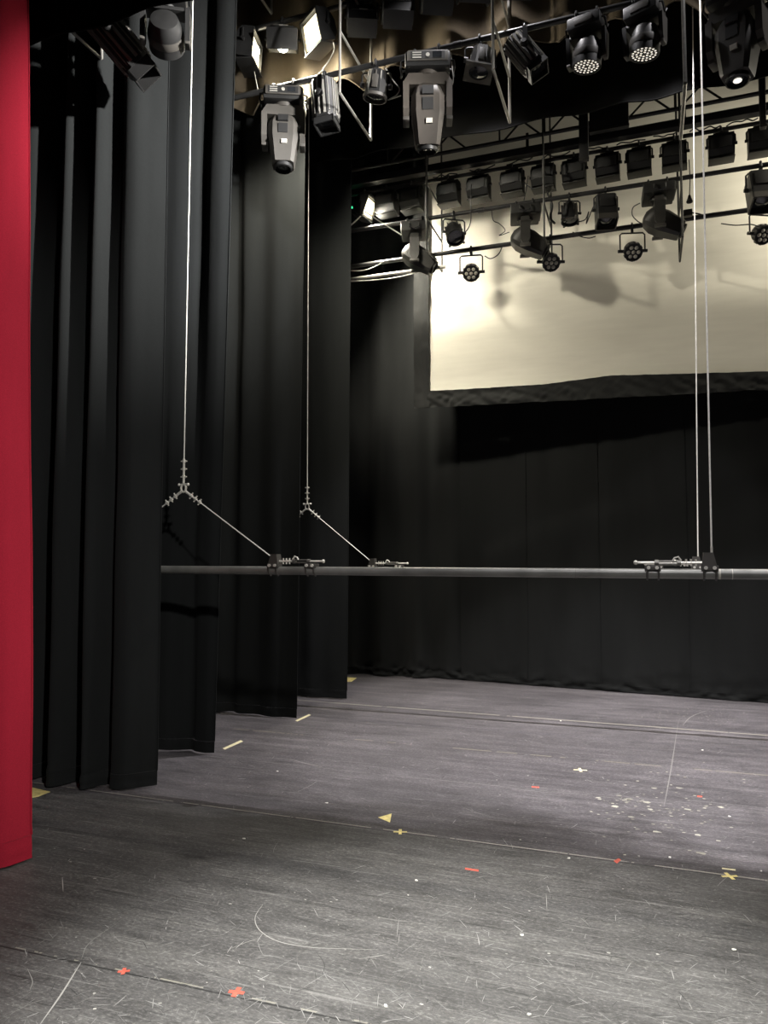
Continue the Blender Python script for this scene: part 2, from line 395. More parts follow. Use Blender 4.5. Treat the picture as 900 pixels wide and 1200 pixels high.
zb2 = at(600, 668.5, YB2).z
pipe('flying_batten', 'farther steel flying batten at eye height, almost hidden behind the nearer one', 'pipe', (-6.2, YB2, zb2), (4.6, YB2, zb2), .024, 'batten')

# lift wires with bridles
def clips(mb_parent, p0, p1, ks, s=1.0):
    d = (p1 - p0).normalized()
    for k in ks:
        c = p0 + d * k; n = Vector((0, -1, 0)); sd = d.cross(n).normalized()
        mb = MB(); mb.tube([c - d * .010 * s, c + d * .010 * s], .013 * s, 8)
        mb.tube([c - sd * .026 * s, c + sd * .026 * s], .0055 * s, 6)
        mb.build('wire_clip', 'zinc', mb_parent)
def bridle(label, ring, top, right, left, s=1.0):
    t = thing('wire_bridle', label, 'wire rigging', ring)
    Z = Vector((0, 0, 0)); top, right, left = top - ring, right - ring, left - ring
    MB().tube([Vector((0, 0, .05)), top], .0045, 6).build('lift_wire', 'wire', t)
    u = top.normalized()
    mb = MB()
    mb.tube([(.022 * s * math.cos(a), 0, .012 * s + .03 * s * math.sin(a)) for a in [2 * PI * k / 14 for k in range(15)]], .008 * s, 8, cap=False)
    mb.tube([(-.036 * s, 0, .04 * s), (.036 * s, 0, .04 * s)], .008 * s, 8); mb.ball((-.04 * s, 0, .04 * s), .012 * s); mb.ball((.04 * s, 0, .04 * s), .012 * s)
    mb.build('shackle', 'zinc', t)
    mb = MB(); mb.tube([u * .05 * s, u * .24 * s], .0085 * s, 8); mb.build('socket', 'zinc', t)
    clips(t, Z, u, (.10 * s, .16 * s, .22 * s), s)
    for q in (right, left):
        d = q.normalized(); mb = MB()
        mb.tube([d * .02, q], .0045, 6); mb.build('bridle_leg', 'wire', t)
        mb = MB(); mb.tube([d * .025 * s, d * .1 * s], .011 * s, 8, r2=.007 * s); mb.build('thimble', 'zinc', t)
        clips(t, Z, q, (.085 * s, .13 * s, .175 * s), s)
    return t
bridle('bright wire bridle hanging in front of the second leg curtain', at(215, 574, YB), at(229, -150, YB), at(320, 654, YB), at(105, 662, YB))
bridle('smaller farther wire bridle in front of the fourth leg curtain', at(360, 595, YB2), at(363, -120, YB2), at(435, 658, YB2), at(285, 660, YB2), 1.0)
for label, a, b in (('taut bright lift wire rising from the nearer batten, the nearer of the right pair', at(834, 650, YB), at(819, -60, YB)), ('thinner lift wire rising from the farther batten beside the bright one', at(818, 654, YB2), at(811, -60, YB2))):
    t = thing('lift_wire', label, 'wire rigging', a)
    MB().tube([Vector((0, 0, 0)), b - a], .0055, 6).build('wire', 'wire', t)
    MB().tube([Vector((0, 0, -.02)), (b - a).normalized() * .05], .007, 6).build('ferrule', 'zinc', t)

def trim_clamp(label, loc, flip, s=1.0):
    """batten clamp with upright bracket and horizontal turnbuckle"""
    t = thing('batten_clamp', label, 'pipe clamp', loc, (0, 0, PI if flip else 0))
    y0 = 0
    MB().prism([(-.035 * s, .025), (.05 * s, .025), (.036 * s, .118 * s), (-.012 * s, .118 * s)], -.035 * s, .035 * s, 'y').build('bracket', 'fix_grey', t)
    for x in (0.005, .30):
        mb = MB(); mb.box((x * s, 0, .035), (.085 * s, .075, .03), bev=.004)
        mb.tube([((x - .03) * s, 0, -.0375), ((x - .03) * s, .03, -.015), ((x - .03) * s, .038, .02)], .006, 6)
        mb.tube([((x - .03) * s, 0, -.0375), ((x - .03) * s, -.03, -.015), ((x - .03) * s, -.038, .02)], .006, 6)
        mb.tube([((x + .03) * s, 0, -.0375), ((x + .03) * s, .03, -.015), ((x + .03) * s, .038, .02)], .006, 6)
        mb.tube([((x + .03) * s, 0, -.0375), ((x + .03) * s, -.03, -.015), ((x + .03) * s, -.038, .02)], .006, 6)
        mb.build('pipe_saddle', 'fix_grey', t)
        for q in (-.022, .022):
            for sd in (-1, 1):
                MB().tube([((x + q) * s, .036 * sd, .037), ((x + q) * s, .047 * sd, .037)], .011, 10).build('bolt', 'zinc', t)
    zt = .067
    mb = MB(); mb.tube([(.04 * s, 0, zt), (.16 * s, 0, zt)], .007 * s, 8); mb.tube([(.27 * s, 0, zt), (.385 * s, 0, zt)], .007 * s, 8)
    mb.ball((.39 * s, 0, zt), .013 * s); mb.build('threaded_rod', 'zinc', t)
    mb = MB(); mb.tube([(.16 * s, 0, zt + .009), (.29 * s, 0, zt + .009)], .006 * s, 6); mb.tube([(.16 * s, 0, zt - .009), (.29 * s, 0, zt - .009)], .006 * s, 6)
    mb.tube([(.152 * s, 0, zt), (.172 * s, 0, zt)], .016 * s, 8); mb.tube([(.268 * s, 0, zt), (.29 * s, 0, zt)], .016 * s, 8)
    mb.build('turnbuckle', 'zinc_dark', t)
    MB().tube([(.15 * s, 0, zt + .012), (.165 * s, 0, zt + .035), (.185 * s, 0, zt + .028), (.195 * s, 0, zt + .01)], .006, 6).build('locking_pin', 'zinc', t)
    for x in (.075, .10, .125):
        MB().tube([(x * s, 0, zt - .02), (x * s, 0, zt + .022)], .006 * s, 6).build('wire_clip', 'zinc', t)
    return t
def onb(px, Y, z): return Vector((at(px, 668, Y).x, Y, z))
def zfront(px):
    X = at(px, 668, YB).x; return zfm + .01 - (X + 6.2) * .00204
trim_clamp('batten clamp and turnbuckle at the foot of the nearer bridle', onb(321, YB, zfront(321)), False)
trim_clamp('small clamp and turnbuckle on the farther batten, below the farther bridle', onb(436, YB2, zb2), False)
trim_clamp('large clamp with tall bracket under the bright lift wire', onb(833, YB, zfront(833)), True, 1.08)
trim_clamp('farther clamp low behind the tall-bracket clamp', onb(818, YB2, zb2), True, 1.15)

# lighting pipes
Y1, Y0, Y2, Y3 = 5.85, 6.1, 8.3, 8.3
Z1 = at(400, 85, Y1).z; Z0 = at(300, 34, Y0).z
Z3 = (at(408, 270, Y3).z + at(900, 194, Y3).z) / 2; YL = 8.54; Z3L = (at(408, 312, YL).z + at(900, 244, YL).z) / 2
Z2 = (at(560, 201, Y2).z + at(740, 172, Y2).z) / 2
xl1 = at(230, 112, Y1).x
pipe('lighting_pipe', 'front lighting pipe carrying the large moving lights', 'pipe', (xl1, Y1, Z1), (4.6, Y1, Z1), .025, joints=(.3, .62))
pipe('lighting_pipe', 'upper front pipe above the lit floodlights, at the top edge', 'pipe', (-4.2, Y0, Z0), (4.6, Y0, Z0), .025)
pipe('lighting_pipe', 'far pipe carrying the moving lights in front of the screen', 'pipe', (-4.2, Y3, Z3), (4.6, Y3, Z3), .025, joints=(.28,))
pipe('lighting_pipe', 'lowest far pipe carrying the small LED cans in front of the screen', 'pipe', (-4.2, YL, Z3L), (4.6, YL, Z3L), .027, 'pipe')
pipe('lighting_pipe', 'far pipe above the row of box floodlights', 'pipe', (-4.2, Y2, Z2), (4.6, Y2, Z2), .022)
a = at(408, 328, 8.55); b = at(522, 314, 8.55)
pipe('steel_tube', 'bare steel tube below the lowest far pipe, by the screen edge', 'pipe', (-4.2, 8.55, a.z), (b.x, 8.55, a.z), .024, 'tube')
zb_ = at(560, 189, 8.16).z
t = thing('steel_beam', 'black box beam between the lattice truss and the box floodlights', 'beam', (0, 8.16, zb_))
MB().box((.2, 0, 0), (8.8, .1, .085), bev=.006).build('beam', 'fix_dark', t)
for px in (618, 690, 803):
    MB().box((at(px, 170, 8.16).x, 0, .12), (.03, .03, .2)).build('hanger', 'truss', t)
# lattice truss
t = thing('lattice_truss', 'long steel lattice truss in front of the top of the screen', 'truss', (0, 8.02, 0))
zt1 = at(415, 180, 8.02).z; zt0 = at(415, 199, 8.02).z
for z in (zt0, zt1):
    MB().tube([(-4.2, 0, z), (4.6, 0, z)], .022, 10).build('chord', 'truss', t)
k = 0
x = -4.1
mb = None
while x < 4.2:
    MB().tube([(x, 0, zt0), (x + .21, 0, zt1)], .011, 6).build('brace', 'truss', t)
    MB().tube([(x + .21, 0, zt1), (x + .42, 0, zt0)], .011, 6).build('brace', 'truss', t)
    x += .84 if k % 2 else .50; k += 1
    MB().tube([(x - .04, 0, zt0), (x - .04, 0, zt1)], .011, 6).build('upright', 'truss', t)
# hanging black boards seen against the screen
for nm, lab, cat, x0, x1, y0, y1, Y in (('hanging_flat', 'black rectangular board hanging above the truss, left of the wires', 'panel', 690, 737, 95, 149, 7.9),
                          ('cable_duct', 'narrow black upright duct beside the rectangular board', 'duct', 677, 690, 70, 188, 7.95),
                          ('cable_duct', 'black upright duct crossing the truss at the right edge', 'duct', 888, 898, 70, 150, 7.95)):
    a, b = at(x0, y0, Y), at(x1, y1, Y)
    t = thing(nm, lab, cat, ((a.x + b.x) / 2, Y, b.z))
    MB().box((0, 0, (a.z - b.z) / 2), (b.x - a.x, .05, a.z - b.z), bev=.004).build('board' if nm[0] == 'h' else 'duct_body', 'fix_dark', t)
    MB().box((0, -.03, .012), (b.x - a.x + .01, .02, .024), bev=.003).build('edge_rail', 'truss', t)

# hanging ladder frames (two uprights joined by rungs that run upstage)
def ladder(label, X, Yn, Yf, zbn, zbf, rungs, ztop=8.3, r=.0125, mat='tube', near=True, far=True):
    t = thing('hanging_ladder', label, 'hanging frame', (X, Yn, min(zbn, zbf)))
    z0 = min(zbn, zbf); d = Yf - Yn
    if near: MB().tube([(0, 0, zbn - z0), (0, 0, ztop - z0)], r, 8).build('upright', mat, t)
    if far: MB().tube([(0, d, zbf - z0), (0, d, ztop - z0)], r, 8).build('upright', mat, t)
    MB().tube([(0, 0, zbn - z0), (0, d, zbf - z0)], r, 8).build('bottom_rung', mat, t)
    for z in rungs: MB().tube([(0, 0, z - z0), (0, d, z - z0)], r * .9, 8).build('rung', mat, t)
    return t
YN, YF = 5.6, 6.36
a = at(398, 128, YN); b = at(431, 165, YF)
ladder('hanging steel ladder between the silver spotlight and the black lantern', a.x, YN, YF, b.z, b.z, (b.z + .55, b.z + 1.1))
a = at(578, 90, YN); b = at(596, 136, YF); zq = (a.z + b.z) / 2
ladder('hanging steel ladder left of the tilted silver spotlight', a.x, YN, YF, zq, zq, (zq + .42, zq + .9))
b = at(269, 198, YF)
ladder('bright hanging ladder end showing past the second leg curtain', b.x, YN, YF, b.z, b.z, (b.z + .6,))
a = at(803, 97, YN)
ladder('hanging steel ladder beside the bright lift wire', a.x, YN, YF, a.z, a.z, (), r=.014, mat='zinc_dark', far=False)
b = at(318, 16, 6.3)
ladder('short ladder end above the lit floodlights', b.x, 5.95, 6.3, b.z, b.z, ())
YN, YF = 8.0, 8.68
a = at(500, 295, YN); b = at(518, 317, YF); zq = (a.z + b.z) / 2
ladder('far hanging ladder at the left edge of the screen', a.x, YN, YF, zq, zq, (zq + .38, zq + .8), 7.2, .011, 'truss')
a = at(638, 283, YN); b = at(648, 300, YF); zq = (a.z + b.z) / 2
ladder('far hanging ladder beside the middle far moving light', a.x, YN, YF, zq, zq, (zq + .38, zq + .8), 7.2, .011, 'truss')
a = at(800, 277, YN)
ladder('far hanging ladder right of the rightmost far moving light', a.x, YN, YF, a.z, a.z, (a.z + .5,), 7.2, .012, 'truss')
a = at(119, 69, 4.22)
ladder('bent bright steel tube frame beside the black profile spotlight at top left', a.x, 3.88, 4.22, a.z, a.z, (), 7.4, .011)

# ------------------------------------------------------------------ luminaires (origin at the centre of the pipe they hang from)
def hook(t, x, rp=.025, drop=.07):
    mb = MB()
    arc = [(x, (rp + .009) * math.cos(a), (rp + .009) * math.sin(a)) for a in [R(-60 + 25 * k) for k in range(12)]]
    mb.tube(arc, .011, 6); mb.box((x, 0, -rp - .02), (.03, .05, .03), bev=.004)
    mb.tube([(x, 0, -rp - .02), (x, 0, -drop)], .010, 6); mb.tube([(x, .03, -.01), (x, .07, -.02)], .006, 6)
    return mb.build('hook_clamp', 'fix', t)
def octa(w, d, z, c=.3):
    a, b = w / 2, d / 2; p, q = a * (1 - c), b * (1 - c)
    return [(p, -b, z), (a, -q, z), (a, q, z), (p, b, z), (-p, b, z), (-a, q, z), (-a, -q, z), (-p, -b, z)]

def make_spot_mover(shell='fix_grey', headlen=1.0, arm=1.0, dark='fix', bd=.26):
    t = thing('moving_light', 'x', 'stage light')
    for x in (-.1, .1): hook(t, x, drop=.085)
    bs = MB().box((0, 0, -.14), (.36, bd, .12), bev=.018).build('base', dark, t)
    b0 = bd / 2
    MB().box((0, -b0 - .005, -.125), (.32, .02, .085), bev=.008).build('display_panel', shell, bs)
    MB().box((0, -b0 - .013, -.125), (.27, .008, .062)).build('display_recess', 'fix_dark', bs)
    for k in range(3): MB().box((-.085, -b0 - .017, -.105 - k * .02), (.07, .006, .009)).build('menu_key', 'screen_btn', bs)
    MB().lathe([(.016, 0), (.016, .008)], 12, Matrix.Translation((.0, -b0 - .014, -.125)) @ Matrix.Rotation(PI / 2, 4, 'X')).build('menu_dial', 'screen_btn', bs)
    MB().box((.075, -b0 - .017, -.122), (.07, .005, .045)).build('display_window', 'glass', bs)
    for sx in (-1, 1):
        MB().tube([(sx * .18, -.06, -.11), (sx * .21, -.06, -.12), (sx * .215, -.06, -.17), (sx * .205, 0, -.19), (sx * .215, .06, -.17), (sx * .21, .06, -.12), (sx * .18, .06, -.11)], .009, 6).build('carry_handle', 'fix', bs)
    y = MB()
    y.lathe([(.09, -.2), (.09, -.235)], 20)
    y.prism([(-.195, -.30), (-.15, -.225), (.15, -.225), (.195, -.30), (.195, -.32), (-.195, -.32)], -.08 * arm, .08 * arm, 'y')
    for sx in (-1, 1):
        y.prism([(-.095 * arm, -.30), (.095 * arm, -.30), (.09 * arm, -.52), (.05 * arm, -.57), (-.05 * arm, -.57), (-.09 * arm, -.52)], sx * .148, sx * .195, 'x')
    y = y.build('yoke', shell, t)
    for sx in (-1, 1): MB().box((sx * .172, 0, -.582), (.05, .12, .03), bev=.006).build('yoke_cap', 'fix_grey', y)
    # head about its tilt axis
    L = headlen
    secs = [octa(.12, .10, .17), octa(.20, .19, .135), octa(.262, .24, .06), octa(.265, .25, -.06), octa(.235, .225, -.15 * L), octa(.205, .20, -.27 * L), octa(.19, .185, -.30 * L)]
    h = MB().loft(secs).build('head', shell, t, (0, 0, -.47))
    MB().lathe([(.07, -.29 * L), (.083, -.30 * L), (.083, -.33 * L), (.07, -.335 * L)], 24, cap0=False, cap1=False).build('lens_ring', 'fix', h)
    MB().lathe([(.0, -.312 * L), (.03, -.318 * L), (.072, -.306 * L)], 24, cap0=False, cap1=False).build('front_lens', 'glass', h)
    mb = MB(); mb.box((0, -.118, .09), (.09, .025, .07), rot=(R(-14), 0, 0)); mb.box((0, -.125, -.01), (.085, .012, .09)); mb.build('vent_grille', 'fix_dark', h)
    MB().box((.012, -.122, -.135), (.05, .012, .035), rot=(R(8), .0, .0)).build('sticker', 'sticker', h)
    mb = MB()
    for sx in (-1, 1): mb.lathe([(.05, .125), (.05, .15)], 16, Matrix.Rotation(sx * PI / 2, 4, 'Y'))
    mb.build('tilt_bearing', 'fix', h)
    return t
def make_wash():
    t = thing('moving_wash_light', 'x', 'stage light')
    for x in (-.08, .08): hook(t, x, drop=.075)
    bs = MB().box((0, 0, -.115), (.26, .22, .10), bev=.014).build('base', 'fix', t)
    MB().box((0, -.113, -.115), (.14, .012, .05), bev=.004).build('display_panel', 'fix_grey', bs)
    for sx in (-1, 1):
        MB().tube([(sx * .13, -.05, -.10), (sx * .155, -.05, -.11), (sx * .158, 0, -.165), (sx * .155, .05, -.11), (sx * .13, .05, -.10)], .007, 6).build('carry_handle', 'fix', bs)
    y = MB(); y.lathe([(.06, -.16), (.06, -.185)], 18); y.box((0, 0, -.195), (.30, .11, .025), bev=.006)
    for sx in (-1, 1): y.prism([(-.06, -.185), (.06, -.185), (.045, -.37), (.03, -.40), (-.03, -.40), (-.045, -.37)], sx * .125, sx * .155, 'x')
    y = y.build('yoke', 'fix', t)
    for sx in (-1, 1): MB().box((sx * .14, -.01, -.405), (.032, .07, .02), bev=.004).build('yoke_cap', 'fix_grey', y)
    h = MB().lathe([(.05, .11), (.085, .10), (.10, .06), (.11, .0), (.113, -.085), (.113, -.10), (.104, -.10)], 32, cap1=False).build('head', 'fix', t, (0, 0, -.335))
    MB().lathe([(.1135, .015), (.1155, .005), (.1155, -.03), (.1135, -.04)], 32, cap0=False, cap1=False).build('trim_ring', 'fix_grey', h)
    MB().lathe([(0, -.092), (.106, -.092)], 32, cap0=False, cap1=False).build('lens_plate', 'fix_dark', h)
    mb = MB()
    for rr, n in ((.028, 6), (.057, 12), (.086, 18)):
        for k in range(n):
            a = 2 * PI * k / n
            mb.lathe([(.0, -.1), (.0088, -.094)], 10, Matrix.Translation((rr * math.cos(a), rr * math.sin(a), 0)), cap0=False, cap1=False)
    mb.build('led_lenses', 'led', h)
    return t
def fork(t, w, drop, top=-.06, mat='fix'):
    mb = MB()
    mb.tube([(-w, 0, drop), (-w, 0, top - .02), (-w + .02, 0, top), (w - .02, 0, top), (w, 0, top - .02), (w, 0, drop)], .009, 6)
    return mb.build('fork_bracket', mat, t)
def make_profile(stripe=True):
    """spotlight with a ribbed extruded body, seen side on"""
    t = thing('profile_spotlight', 'x', 'stage light')
    hook(t, 0, drop=.07)
    fk = MB(); fk.box((0, 0, -.075), (.04, .26, .012))
    for sy in (-1, 1): fk.prism([(-.02, -.07), (.02, -.07), (.02, -.24), (-.02, -.24)], sy * .125, sy * .133, 'y')
    fk.build('fork_bracket', 'fix', t)
    h = MB().loft([octa(.13, .13, .18, .5), octa(.19, .19, .16, .5), octa(.19, .19, -.15, .5), octa(.18, .18, -.165, .5)]).build('lamp_house', 'fix', t, (0, 0, -.22))
    mb = MB()
    for k in range(8):
        a = 2 * PI * (k + .5) / 8
        mb.box((0.094 * math.cos(a), .094 * math.sin(a), 0), (.014, .05, .30), rot=(0, 0, a))
    for k in range(16):
        a = 2 * PI * k / 16 + .2
        mb.box((0.1 * math.cos(a), .1 * math.sin(a), .01), (.02, .006, .29), rot=(0, 0, a))
    mb.build('heat_fins', 'alu' if stripe else 'fix_grey', h)
    mb = MB()
    for sy in (-1, 1): mb.lathe([(.03, .12), (.03, .142), (.018, .15), (.018, .158)], 16, Matrix.Rotation(-sy * PI / 2, 4, 'X'))
    mb.build('tilt_knob', 'fix', h)
    fr = MB()
    for a in range(4):
        fr.box((0.078 * math.cos(a * PI / 2), .078 * math.sin(a * PI / 2), -.19), (.010, .166, .05), rot=(0, 0, a * PI / 2))
    fr.build('gel_frame', 'fix', h)
    MB().lathe([(0, -.165), (.04, -.17), (.078, -.158)], 24, cap0=False, cap1=False).build('front_lens', 'glass', h)
    return t
def make_fresnel(square=True):
    t = thing('fresnel_lantern', 'x', 'stage light')
    hook(t, 0, drop=.07)
    fork(t, .125, -.19, -.075)
    h = MB().loft([octa(.10, .10, .13, .5), octa(.15, .15, .11, .5), octa(.165, .165, .02, .5), octa(.185, .185, -.085, .5)]).build('lamp_house', 'fix', t, (0, 0, -.2))
    mb = MB()
    for k in range(12):
        a = 2 * PI * k / 12; mb.box((.08 * math.cos(a), .08 * math.sin(a), .03), (.018, .008, .14), rot=(0, 0, a))
    mb.build('heat_fins', 'zinc_dark', h)
    MB().box((0, -.092, 0), (.05, .03, .11), bev=.006).build('junction_box', 'fix_grey', h)
    if square:
        mb = MB(); n = 24; ring = []
        for z, sq in ((-.085, 1), (-.10, 1), (-.10, 0), (-.085, 0)):
            row = []
            for k in range(n):
                a = 2 * PI * k / n; r = .082
                if sq: r = .118 / max(abs(math.cos(a)), abs(math.sin(a)))
                row.append((r * math.cos(a), r * math.sin(a), z))
            ring.append(row)
        mb.loft(ring + [ring[0]], False, False); mb.build('colour_frame', 'fix_grey', h)
    else:
        MB().lathe([(.095, -.08), (.107, -.085), (.107, -.11), (.09, -.115)], 24, cap0=False, cap1=False).build('front_ring', 'fix_grey', h)
    MB().lathe([(0, -.105), (.03, -.103), (.06, -.097), (.085, -.088)], 24, cap0=False, cap1=False).build('front_lens', 'glass', h)
    mb = MB()
    for s in (-1, 1): mb.lathe([(.022, .105), (.022, .14)], 12, Matrix.Rotation(s * PI / 2, 4, 'Y'))
    mb.build('tilt_knob', 'fix', h)
    return t
def make_box_lantern():
    t = thing('box_lantern', 'x', 'stage light')
    hook(t, 0, drop=.06)
    fork(t, .125, -.2, -.065)
    h = MB().loft([octa(.19, .17, .15, .12), octa(.215, .2, .13, .12), octa(.22, .21, -.11, .12), octa(.22, .21, -.13, .12)]).build('lamp_house', 'fix', t, (0, 0, -.22))
    MB().box((0, -.108, .03), (.15, .012, .14), bev=.003).build('side_plate', 'fix_dark', h)
    mb = MB(); mb.loft([octa(.225, .215, -.128, .12), octa(.225, .215, -.19, .12), octa(.20, .19, -.19, .12), octa(.20, .19, -.128, .12)], False, False); mb.build('lens_hood', 'fix_grey', h)
    MB().lathe([(0, -.175), (.05, -.165), (.085, -.14)], 24, cap0=False, cap1=False).build('front_lens', 'glass', h)
    mb = MB()
    for s in (-1, 1): mb.lathe([(.018, .11), (.018, .145)], 12, Matrix.Rotation(s * PI / 2, 4, 'Y'))
    mb.build('tilt_knob', 'fix', h)
    return t
def make_par():
    t = thing('par_lantern', 'x', 'stage light')
    hook(t, 0, drop=.06)
    fork(t, .13, -.2, -.065)
    h = MB().lathe([(.03, .13), (.07, .12), (.095, .06), (.10, 0), (.105, -.10), (.11, -.11), (.11, -.12), (.095, -.12)], 24, cap1=False).build('can', 'fix', t, (0, 0, -.22))
    mb = MB()
    for k in range(10):
        a = 2 * PI * k / 10; mb.box((.088 * math.cos(a), .088 * math.sin(a), .05), (.03, .006, .12), rot=(0, 0, a))
    mb.build('heat_fins', 'fix_grey', h)
    for k in range(4):
        a = PI / 2 * k + .4; MB().box((.115 * math.cos(a), .115 * math.sin(a), -.115), (.03, .02, .025), rot=(0, 0, a)).build('retaining_clip', 'fix_grey', h)
    MB().lathe([(0, -.115), (.05, -.11), (.096, -.1)], 24, cap0=False, cap1=False).build('front_lens', 'glass', h)
    mb = MB()
    for s in (-1, 1): mb.lathe([(.016, .10), (.016, .145)], 12, Matrix.Rotation(s * PI / 2, 4, 'Y'))
    mb.build('tilt_knob', 'fix', h)
    return t
def make_led_par():
    t = thing('led_par', 'x', 'stage light')
    hook(t, 0, rp=.027, drop=.07)
    fork(t, .135, -.28, -.075)
    h = MB().lathe([(.04, .09), (.075, .085), (.092, .05), (.096, -.02), (.10, -.03), (.10, -.055), (.088, -.055)], 28, cap1=False).build('can', 'fix', t, (0, 0, -.28))
    mb = MB()
    for k in range(12):
        a = 2 * PI * k / 12; mb.box((.097 * math.cos(a), .097 * math.sin(a), -.02), (.016, .02, .05), rot=(0, 0, a))
    mb.build('heat_fins', 'fix', h)
    MB().lathe([(0, -.045), (.09, -.045)], 28, cap0=False, cap1=False).build('lens_plate', 'fix_dark', h)
    mb = MB()
    for x, y in [(0, 0)] + [(.055 * math.cos(PI / 3 * k), .055 * math.sin(PI / 3 * k)) for k in range(6)]:
        mb.lathe([(0, -.058), (.012, -.056), (.022, -.047)], 12, Matrix.Translation((x, y, 0)), cap0=False, cap1=False)
    mb.build('led_lenses', 'led_dim', h)
    mb = MB()
    for s in (-1, 1): mb.lathe([(.018, .095), (.018, .16)], 12, Matrix.Rotation(s * PI / 2, 4, 'Y'))
    mb.build('tilt_knob', 'fix', h)
    return t
def make_flood(lit=False, w=.25, hh=.23, dk='fix', plate='screen_btn', ends=False):
    """asymmetric box floodlight, its open face turned away (local +Y); the housing tilts about the fork's pivot"""
    t = thing('floodlight', 'x', 'stage light')
    hook(t, 0, rp=.022, drop=.06)
    fork(t, w / 2 + .012, -.15, -.06)
    prof = [(-.06, .07), (-.085, .03), (-.09, -.06), (-.05, -.115), (.07, -.135), (.09, -.135), (.09, .10), (-.02, .11)]
    k = hh / .23
    prof = [(a, b * k) for a, b in prof]
    inner = [(a * .82 + .012, b * .86) for a, b in prof]; inner[-3] = (.088, prof[-3][1] + .012); inner[-2] = (.088, prof[-2][1] - .012)
    mb = MB()
    n = len(prof)
    for x0, x1 in ((-w / 2, -w / 2 + .012), (w / 2 - .012, w / 2)):
        mb.prism(prof, x0, x1, 'x')
    for i in range(n):
        if i == 5: continue                               # the open face
        a, b = prof[i], prof[(i + 1) % n]; c, d = inner[(i + 1) % n], inner[i]
        mb.prism([a, b, c, d], -w / 2 + .006, w / 2 - .006, 'x')
    h = mb.build('housing', dk, t, (0, 0, -.17))
    if ends:
        for sx in (-1, 1):
            MB().lathe([(.0, w / 2 - .004), (.128, w / 2 - .004), (.132, w / 2 + .004), (.128, w / 2 + .012), (.0, w / 2 + .012)], 28, Matrix.Translation((0, 0, -.015)) @ Matrix.Rotation(sx * PI / 2, 4, 'Y'), False, False).build('end_plate', dk, h)
    mb = MB(); mb.box((0, -.093, -.005 * k), (w * .78, .012, .10 * k), bev=.004); mb.build('back_plate', 'fix_dark', h)
    MB().box((.01, -.101, -.055 * k), (w * .3, .006, .010)).build('rating_plate', plate, h)
    MB().box((0, .02, -.142 * k), (w * 1.02, .17, .012), bev=.003).build('lower_flap', dk, h)
    MB().box((0, .03, .118 * k), (w * .6, .10, .012), bev=.003).build('top_vent', dk, h)
    mb = MB()
    pr = [(.06, .075 * k), (.0, .06 * k), (-.045, .02 * k), (-.045, -.04 * k), (.0, -.085 * k), (.07, -.10 * k)]
    mb.loft([[(-w / 2 + .016, a, b) for a, b in pr], [(w / 2 - .016, a, b) for a, b in pr]], False, False)
    bm = mb.bm
    mb.build('reflector', 'glow' if lit else 'reflector', h, fix=True)
    if lit: MB().ball((0, .055, -.015), .052, 3).build('lamp_bulb', 'lamp', h)
    else: MB().tube([(-.07, .03, -.01), (.07, .03, -.01)], .013, 10).build('lamp_tube', 'screen_btn', h)
    mb = MB()
    for s in (-1, 1): mb.lathe([(.016, w / 2 - .002), (.016, w / 2 + .03)], 10, Matrix.Rotation(s * PI / 2, 4, 'Y'))
    mb.build('tilt_knob', dk, h)
    return t

protos = {}
def put(kind, make, label, loc, rz=0, tilt=0, roll=0, head=None, group=None, pan=None, s=1.0):
    if kind not in protos: protos[kind] = make(); t = protos[kind]
    else:
        src = protos[kind]; t = copy_tree(src)
    t['label'] = label
    if group: t['group'] = group
    elif 'group' in t: del t['group']
    t.location = loc; t.rotation_euler = (0, 0, R(rz)); t.scale = (s, s, s)
    hn = {'mover': 'head', 'mover_far': 'head', 'wash': 'head', 'profile': 'lamp_house', 'fresnel': 'lamp_house', 'fresnel_round': 'lamp_house', 'box': 'lamp_house', 'par': 'can', 'ledpar': 'can', 'flood': 'housing', 'flood_lit': 'housing', 'flood_far': 'housing', 'flood_far_lit': 'housing'}[kind]
    kid(t, hn).rotation_euler = (R(tilt), R(roll), 0)
    for c in kids(t):
        if c.name.startswith('hook_clamp'): c.rotation_euler = (0, 0, -R(rz))     # clamps stay square to the pipe
    return t
def on(px, Y, z): return Vector((at(px, 100, Y).x, Y, z))

# front pipe
G = 'large lights on the front pipe'
put('mover', make_spot_mover, 'grey moving light lit brightly from above, hanging before the third leg curtain', on(333, Y1, Z1), 24, -4, group=G)
put('profile', make_profile, 'silver-ribbed spotlight pointing straight down beside the lit floodlights', on(381, Y1, Z1), 4, -4, -6, group=G, s=1.15)
put('fresnel_round', lambda: make_fresnel(False), 'small lantern with round front hanging by the bright ladder', on(441, Y1, Z1), 14, 8, 8, group=G)
m2 = put('mover', None, 'brown-grey moving light with long tapered head above the truss', on(501, Y1, Z1), 17, 12, group=G, s=1.06)
for q in (kid(m2, 'head'), kid(m2, 'yoke')): q.material_slots[0].link = 'OBJECT'; q.material_slots[0].material = M['fix_brown']
put('fresnel', make_fresnel, 'lantern with square pale colour frame right of the tapered moving light', on(563, Y1, Z1), 20, -4, 10, group=G)
put('profile', None, 'silver-ribbed spotlight tilted to the right, below the brown border', on(616, Y1, Z1), 8, -8, -32, group=G)
put('wash', make_wash, 'left moving wash light with round cluster of white LED lenses', on(689, Y1, Z1), -12, 3, 6, group=G)
put('wash', None, 'right moving wash light with round cluster of white LED lenses, near the wires', on(757, Y1, Z1), -20, 3, 6, group=G)
m3 = put('mover', None, 'dark moving light with one shining lens in the top right corner', on(866, Y1, Z1), -24, -5, group=G, s=1.02)
MB().lathe([(.0, -.324), (.03, -.322)], 14, cap0=False, cap1=False).build('painted_highlight', 'lens', kid(m3, 'head'))  # glowing disc painted in as the highlight on the lens
